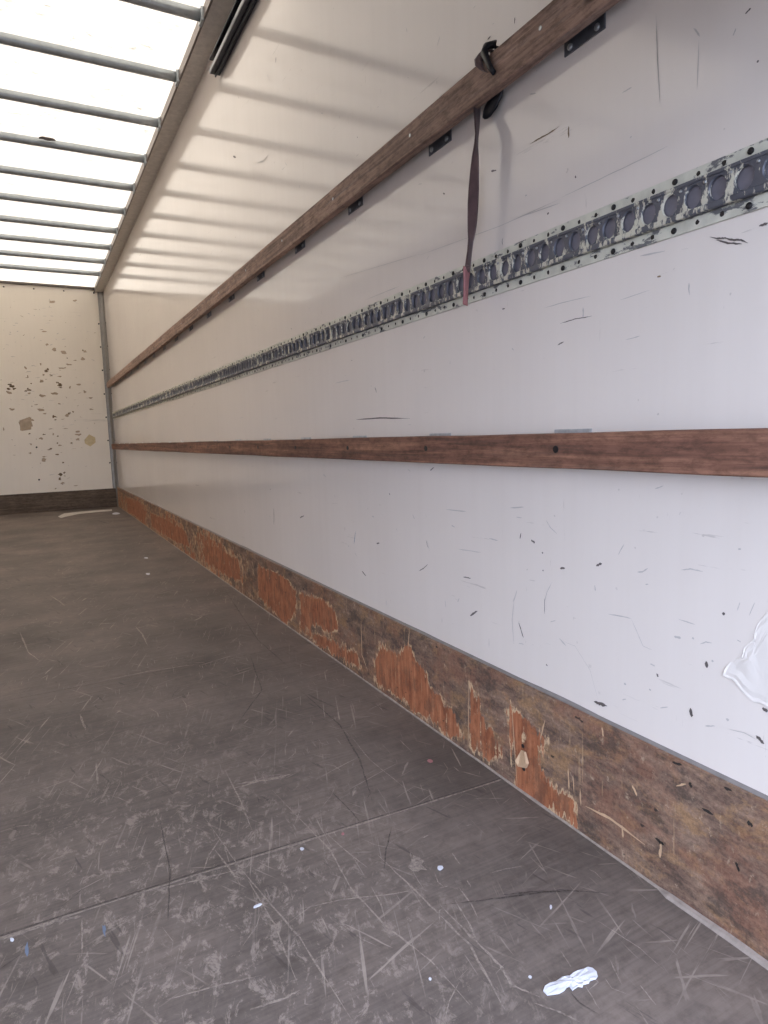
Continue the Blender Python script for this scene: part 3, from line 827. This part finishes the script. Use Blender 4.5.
# wooden slats -----------------------------------------------------
SX0, SX1 = .760, .779       # front and back faces of a slat
def slat(zt, zb, mat, label, rag):
    bm = bmesh.new(); ys_ = []; y = Y0
    while y < YB - .06: ys_.append(y); y += .05
    ys_.append(YB - .06); prev = None
    for yy in ys_:
        a = .0008 * noise.noise(Vector((yy * 4, zt, 0))) * rag; b = .0008 * noise.noise(Vector((yy * 4, zb, 5))) * rag
        c = [bm.verts.new((x, yy, z)) for x, z in ((SX0 + .002, zt + a), (SX0, zt - .002 + a), (SX0, zb + .002 + b), (SX0 + .002, zb + b), (SX1, zb + b), (SX1, zt + a))]
        if prev:
            for i in range(6): bm.faces.new((prev[i], prev[(i + 1) % 6], c[(i + 1) % 6], c[i]))
        else: bm.faces.new(c)
        prev = c
    bm.faces.new(prev[::-1])
    e = empty('wooden_slat', (SX1, Y0, zb), label, 'wooden rail', 'wooden rails along the wall')
    o = obj('board', bm, mat); o.data.transform(Matrix.Translation((-SX1, -Y0, -zb))); o.parent = e
    return e
def child(e, o):
    o.data.transform(Matrix.Translation(-e.location)); o.parent = e; return o
sl1 = slat(1.357, 1.296, M['slat'], 'upper brown wooden slat with the hanging strap, high on the wall', 1)
sl2 = slat(.6945, .636, M['slat2'], 'lower reddish wooden slat on zinc brackets across the wall', 2)
def bracket(e, y, zlo, zhi, z_screw, mat):
    b = bmesh.new()
    ya, yb_ = y - .042, y + .042
    box(b, .797, .7998, ya, yb_, zlo, zhi, bev=.0008)                       # plate on the wall
    box(b, SX1 + .0002, .7978, ya + .006, yb_ - .006, zlo + .022, zlo + .026)       # shelf behind the slat
    box(b, SX1 + .0002, .7978, ya + .006, yb_ - .006, zhi - .026, zhi - .022)
    box(b, SX1 + .0002, SX1 + .003, ya + .006, yb_ - .006, zlo + .022, zhi - .022)
    o = child(e, obj('bracket', b, mat))
    if y < 4:
        for dy in (-.028, .028):
            b = bmesh.new(); cyl(b, (.797, y + dy, z_screw), nw, .0052, .002, 12, dome=.0015)
            s = obj('screw', b, M['screw']); s.data.transform(Matrix.Translation(-e.location)); s.parent = o
    return o
by = [.385] + [.795 + .4045 * k for k in range(17)]
for y in by:
    if y > YB - .15: continue
    bracket(sl1, y, 1.289, 1.366, 1.2975, M['bracket'])
    bracket(sl2, y + .022, .6375, .7005, .66, M['brightbracket'])
for k, y in enumerate(by):
    if y > YB - .15: continue
    b = bmesh.new(); cyl(b, (SX0 - .0002, y + .02, .668), nw, .006, .0012, 12); child(sl2, obj('screw', b, M['blackscrew']))
    if k < 9:
        b = bmesh.new(); cyl(b, (SX0 - .0002, y + .055, 1.33), nw, .0035, .001, 10); child(sl1, obj('screw', b, M['screw']))

# cargo track ------------------------------------------------------
z0, z1 = .958, 1.036
e = empty('cargo_track', (WX, Y0, z0), 'galvanised cargo track with round holes, screwed to the wall below the upper slat', 'cargo track')

PITCH = .0354
PH0 = .5228 - 11.5 * PITCH
TE = YB - .06
def flange(za, zb_, name):
    b = bmesh.new(); box(b, WX - .0035, WX - .0002, Y0, TE, za, zb_, bev=.0008)
    bmesh.ops.recalc_face_normals(b, faces=b.faces[:])
    i, y = 0, .519 - 9 * PITCH
    while y < TE - .03:       # small open fixing holes between the big screws
        if i % 3: blob(b, (WX - .0037, y, (za + zb_) / 2), (0, 1, 0), (0, 0, 1), .0030, .0034, nw, 1, 10, .2)
        y += PITCH; i += 1
    return child(e, obj(name, b, [M['flange'], M['hole']], recalc=False))
flange(1.0195, z1, 'upper_flange'); flange(z0, .9745, 'lower_flange')
ncell = int((TE - PH0) / PITCH)
ph = U(768, 168, 0, WX - .009).y % PITCH
b = bmesh.new()
zc0, zc1, zm, rh = .9760, 1.0195, .9985, .0128
XF = WX - .0095
N = 20
y = Y0 + .002
for k in range(ncell):
    ya = PH0 + k * PITCH; yc = ya + PITCH / 2
    outer, inner, back = [], [], []
    for i in range(N):
        a = 2 * math.pi * (i + .5) / N; ca, sa = math.cos(a), math.sin(a)
        m_ = min((PITCH / 2) / max(abs(ca), 1e-6), ((zc1 - zc0) / 2) / max(abs(sa), 1e-6))
        oy, oz = ca * m_, sa * m_
        outer.append(b.verts.new((XF, yc + oy, (zc0 + zc1) / 2 + oz)))
        inner.append(b.verts.new((XF, yc + ca * rh, zm + sa * rh * 1.18)))
        back.append(b.verts.new((XF + .004, yc + ca * rh * .93, zm + sa * rh * 1.1)))
    for i in range(N):
        j = (i + 1) % N
        b.faces.new((outer[i], outer[j], inner[j], inner[i]))
        f = b.faces.new((inner[i], inner[j], back[j], back[i])); f.smooth = True
    # corner triangles closing the cell's rectangle
    for cy, cz, (i, j) in ((1, 1, None), (-1, 1, None), (-1, -1, None), (1, -1, None)) if False else ():
        pass
    for qy in (1, -1):
        for qz in (1, -1):
            ca_ = math.atan2(qz * (zc1 - zc0) / 2, qy * PITCH / 2) % (2 * math.pi)
            i = int((ca_ / (2 * math.pi) * N) - .5) % N; j = (i + 1) % N
            cv = b.verts.new((XF, yc + qy * PITCH / 2, (zc0 + zc1) / 2 + qz * (zc1 - zc0) / 2))
            b.faces.new((outer[i], cv, outer[j]))
ye = PH0 + ncell * PITCH
for za, zb_, xa, xb in ((zc1, zc1 + .001, XF, WX - .003), (zc0 - .001, zc0, XF, WX - .003)):
    box(b, xa, xb, Y0, ye, za, zb_)
box(b, XF - .004, XF, Y0, ye, zc0 - .0015, zc0 + .0065, bev=.0015)     # rolled lower bead
box(b, XF - .0015, XF, Y0, ye, zc1 - .004, zc1 + .0005, bev=.0005)
child(e, obj('channel', b, M['channel'], recalc=False))
b = bmesh.new(); box(b, WX - .0018, WX - .0003, Y0, TE, zc0, zc1); child(e, obj('hole_shade', b, M['hole_shade']))  # flat grey sheet imitating the dimness behind the holes
# small rivets between the holes, large screws in the flanges
k = 0
y = PH0 + PITCH
while y < 2.6:
    b = bmesh.new(); cyl(b, (XF, y, zm + .0125), nw, .0024, .001, 8, dome=.001); child(e, obj('rivet', b, M['screw'])); y += PITCH
big = [.519 + 3 * PITCH * i for i in range(-3, 66)]
for i, y in enumerate(big):
    if y > TE - .03: break
    for z_, nm in ((z1 - .0075, 0), (z0 + .007, 1)):
        if i > 44 and nm: continue
        b = bmesh.new(); cyl(b, (WX - .0036, y, z_), nw, .0042, .0012, 12, dome=.001)
        child(e, obj('screw', b, M['blackscrew']))
# strap ------------------------------------------------------------
ty = 1.0
e = empty('lashing_strap', U(488, 50, 0, .77), 'old maroon webbing strap hanging from the upper slat by a black hook', 'strap')
def rib_obj(name, pts, mat, thick=.0016, parent=e):
    """pts: (centre, half width vector)"""
    b = bmesh.new(); rows = []
    for c, h in pts:
        c, h = Vector(c), Vector(h); n_ = h.cross(Vector((0, 0, 1))); n_ = n_.normalized() * thick if n_.length > 1e-9 else Vector((thick, 0, 0))
        rows.append([b.verts.new(c + h * s + n_ * t_) for s, t_ in ((-1, -.5), (-.5, -.62), (0, -.66), (.5, -.62), (1, -.5), (1, .5), (.5, .62), (0, .66), (-.5, .62), (-1, .5))])
    n = 10
    for A, B_ in zip(rows, rows[1:]):
        for i in range(n):
            f = b.faces.new((A[i], A[(i + 1) % n], B_[(i + 1) % n], B_[i])); f.smooth = True
    b.faces.new(rows[0][::-1]); b.faces.new(rows[-1])
    o = obj(name, b, mat); o.data.transform(Matrix.Translation(-parent.location)); o.parent = parent; return o
side = Vector((.81, -.59, 0)); view = Vector((.59, .81, 0))
def hang(px, py, w_px, x=.764, ang=None):
    c = U(px, py, 0, x); hw = .0105
    s = min(1, (w_px / 2) / 510 / hw); a = math.asin(s)
    # rotate between edge-on and facing
    return (c, (side * math.sin(a) + view * math.cos(a) * (1 if ang is None else ang)) * hw)
stations = [(478, 84, 8, .787), (477.5, 100, 7, .785), (477, 112, 6, .776), (477, 124, 4.5, .768), (476.8, 136, 2.6, .764), (476.3, 145, 3.2, .764), (475.4, 158, 6, .764), (474.6, 172, 8, .764), (473.8, 188, 9.5, .764),
            (473, 204, 10, .764), (472.4, 220, 9, .764), (471.6, 232, 7, .764), (470.8, 240, 4.5, .764), (469.6, 252, 4, .764), (468.4, 262, 4.6, .764), (467.5, 270, 5, .764)]
pts = []
for i in range(len(stations) - 1):
    a_, b_ = stations[i], stations[i + 1]
    for s in (0, .5):
        v = [a_[j] + (b_[j] - a_[j]) * s for j in range(4)]; pts.append(hang(v[0], v[1], v[2], v[3]))
pts.append(hang(*stations[-1]))
rib_obj('webbing', pts, M['webbing'])
rib_obj('webbing_tail', [hang(466.5, 267, 5.5, .760), hang(466.6, 272, 6, .758), hang(466.2, 282, 4.2, .758), hang(465.8, 292, 3.6, .759), hang(465.2, 305, 4.0, .760)], M['webbingpink'], .002).__setitem__('label', 'faded pink folded strap end')
# knot
b = bmesh.new()
c = U(467, 269, 0, .761)
sweep(b, [(c + Vector((0, 0, dz)), (.81, -.59, 0), (.59, .81, 0), r1, r2) for dz, r1, r2 in ((.006, .003, .003), (.003, .0062, .005), (0, .0068, .0055), (-.004, .005, .004), (-.007, .003, .003))], 12)
o = obj('stitched_fold', b, M['webbing']); o.data.transform(Matrix.Translation(-e.location)); o.parent = e
# gathered loop over the top of the slat
pts = []
for px, py, x, wd in ((487, 72, .7565, .004), (483, 70.5, .7555, .010), (480, 67, .755, .012), (479, 61, .756, .0115), (482, 55, .760, .010), (487, 50.5, .768, .009), (492, 50, .778, .009), (494, 56, .786, .009), (490, 72, .788, .009), (484, 84, .787, .009)):
    pts.append((U(px, py, 0, x), (0, -wd * .8, -wd * .45)))
b = bmesh.new(); rows = []
for i, (c, h) in enumerate(pts):
    h = Vector(h); c = Vector(c)
    rows.append([b.verts.new(c + h * s + Vector((-.0018, 0, .0008)) * t_ + Vector((-.0022 * abs(math.sin(s * 4 + i)), 0, 0))) for s, t_ in ((-1, -1), (-.6, -1), (-.2, -1), (.2, -1), (.6, -1), (1, -1), (1, 1), (.6, 1), (.2, 1), (-.2, 1), (-.6, 1), (-1, 1))])
for A, B_ in zip(rows, rows[1:]):
    for i in range(12):
        f = b.faces.new((A[i], A[(i + 1) % 12], B_[(i + 1) % 12], B_[i])); f.smooth = True
b.faces.new(rows[0][::-1]); b.faces.new(rows[-1])
o = obj('gathered_loop', b, M['webbing']); o.data.transform(Matrix.Translation(-e.location)); o.parent = e
# black hook: prong over the slat's face, arch above it, wide tongue behind and below
b = bmesh.new()
hp = [((494, 73), .754, .0035, .003), ((490, 67), .753, .0045, .003), ((487, 60), .753, .005, .0035), ((484, 52), .756, .007, .0055), ((487, 46), .764, .009, .006), ((493, 44.5), .774, .009, .006), ((498, 49), .784, .009, .005),
      ((499, 62), .789, .009, .0045), ((500, 75), .790, .010, .0045), ((499, 86), .790, .011, .0045), ((497, 94), .789, .0115, .005), ((493, 103), .788, .011, .005), ((488, 111), .787, .0095, .005), ((485.5, 115), .787, .007, .004), ((484, 118), .787, .003, .003)]
C_ = [U(px, py, 0, x) for (px, py), x, _, _ in hp]
ringl = []
for i, (c, (_, x, ra, rb)) in enumerate(zip(C_, hp)):
    tng = (C_[min(i + 1, len(C_) - 1)] - C_[max(i - 1, 0)]).normalized()
    a_ = tng.cross(Vector((1, 0, 0)))
    a_ = a_.normalized() if a_.length > .3 else Vector((0, 1, 0))
    b__ = tng.cross(a_).normalized()
    k_ = 1.25 if i < 7 else 1.5
    ringl.append((c, a_, b__, ra * k_, rb))
sweep(b, ringl, 12)
o = obj('hook', b, M['black'], label='black coated steel hook'); o.data.transform(Matrix.Translation(-e.location)); o.parent = e

# litter on the floor ----------------------------------------------
def flake(name, outline, label, cat, mat, h=.0012, rough=.0008, group=None, thick=.0006):
    P = [U(x, y, 2, 0.0008) for x, y in outline]
    c = sum(P, Vector()) / len(P); b = bmesh.new(); tops = []
    prev = None
    for s in (1, .8, .55, .25):
        cur = []
        for p in P:
            q = c.lerp(p, s); z = .0012 + h * (1 - s * .6) + rough * noise.noise(q * 220)
            cur.append(b.verts.new((q.x, q.y, max(.0011, z))))
        if prev:
            for i in range(len(P)):
                j = (i + 1) % len(P); b.faces.new((prev[i], prev[j], cur[j], cur[i]))
        else: first = cur
        prev = cur
    b.faces.new(prev)
    low = [b.verts.new((v.co.x, v.co.y, .0007)) for v in first]
    for i in range(len(P)):
        j = (i + 1) % len(P); b.faces.new((low[i], low[j], first[j], first[i]))
    b.faces.new(low[::-1])
    o = obj(name, b, mat, label=label, cat=cat, group=group)
    return centre(o, (c.x, c.y, 0))
sx = lambda x, y: (520 + x / 6.4, 940 + y / 6.4)
flake('torn_paper', [sx(*p) for p in ((148, 330), (160, 305), (190, 285), (230, 265), (270, 245), (305, 238), (318, 240), (340, 225), (370, 208), (410, 190), (435, 180), (465, 188), (490, 210), (497, 235), (485, 252), (450, 262), (440, 280), (405, 288), (400, 305), (370, 300), (335, 325), (315, 300), (300, 305), (285, 325), (250, 345), (205, 352), (175, 355))],
      'crumpled white torn paper strip, the largest scrap on the floor', 'paper scrap', M['white'], .004, .003)
fl = [((440, 868), 3, 2.2, 'small white fleck by the pale scuff spot on the floor'), ((551, 907), 1.4, 2.2, 'tiny white fleck beside the long dark curved scratch'),
      ((530, 977), 1.8, 1.6, 'round white fleck next to the torn paper strip'), ((430, 979), 1.5, 1.5, 'lone tiny white fleck among the long pale scratches'),
      ((257, 906), 5, 1.6, 'long thin white sliver crossing a long scratch in the worn floor'), ((12, 940), 2.2, 2.0, 'white fleck at the torn floor joint beside the blue marks'),
      ((343, 834), 1.5, 1.5, 'tiny pale pinkish fleck on the floor joint'), ((430, 761), 3, 1.8, 'small pinkish fleck near the foot of the kick board'),
      ((302, 849), 2.4, 1.6, 'pale chip on the joint where it meets the dark stain'),
      ((148, 574), 2.5, 1.0, 'tiny pale fleck far down the floor, the nearer of two'), ((146, 558), 2.0, .8, 'tiny pale fleck far down the floor, the farther of two'),
      ((116, 513.5), 4.5, 1.1, 'pale paper scrap lying in the corner at the front wall')]
for (x, y), rx, ry, lb in fl:
    pts = []
    for k in range(8):
        a = 2 * math.pi * k / 8; q = random.uniform(.75, 1.15)
        u, v = rx * math.cos(a) * q, ry * math.sin(a) * q
        if rx > 4 and y > 600: u, v = u * .94 + v * .2, -u * .34 + v
        pts.append((x + u, y + v))
    flake('paper_fleck', pts, lb, 'paper fleck', M['white'] if 'pink' not in lb else M['webbingpink'], .001, .0004, 'pale flecks of litter on the floor')
flake('dust_strip', [(58, 516.5), (64, 513.5), (78, 512), (96, 510.5), (112, 509.5), (112, 511), (96, 512.2), (80, 513.8), (68, 516), (61, 518)], 'pale torn sealant strip along the foot of the front wall', 'sealant strip', M['palestrip'], .003, .003)
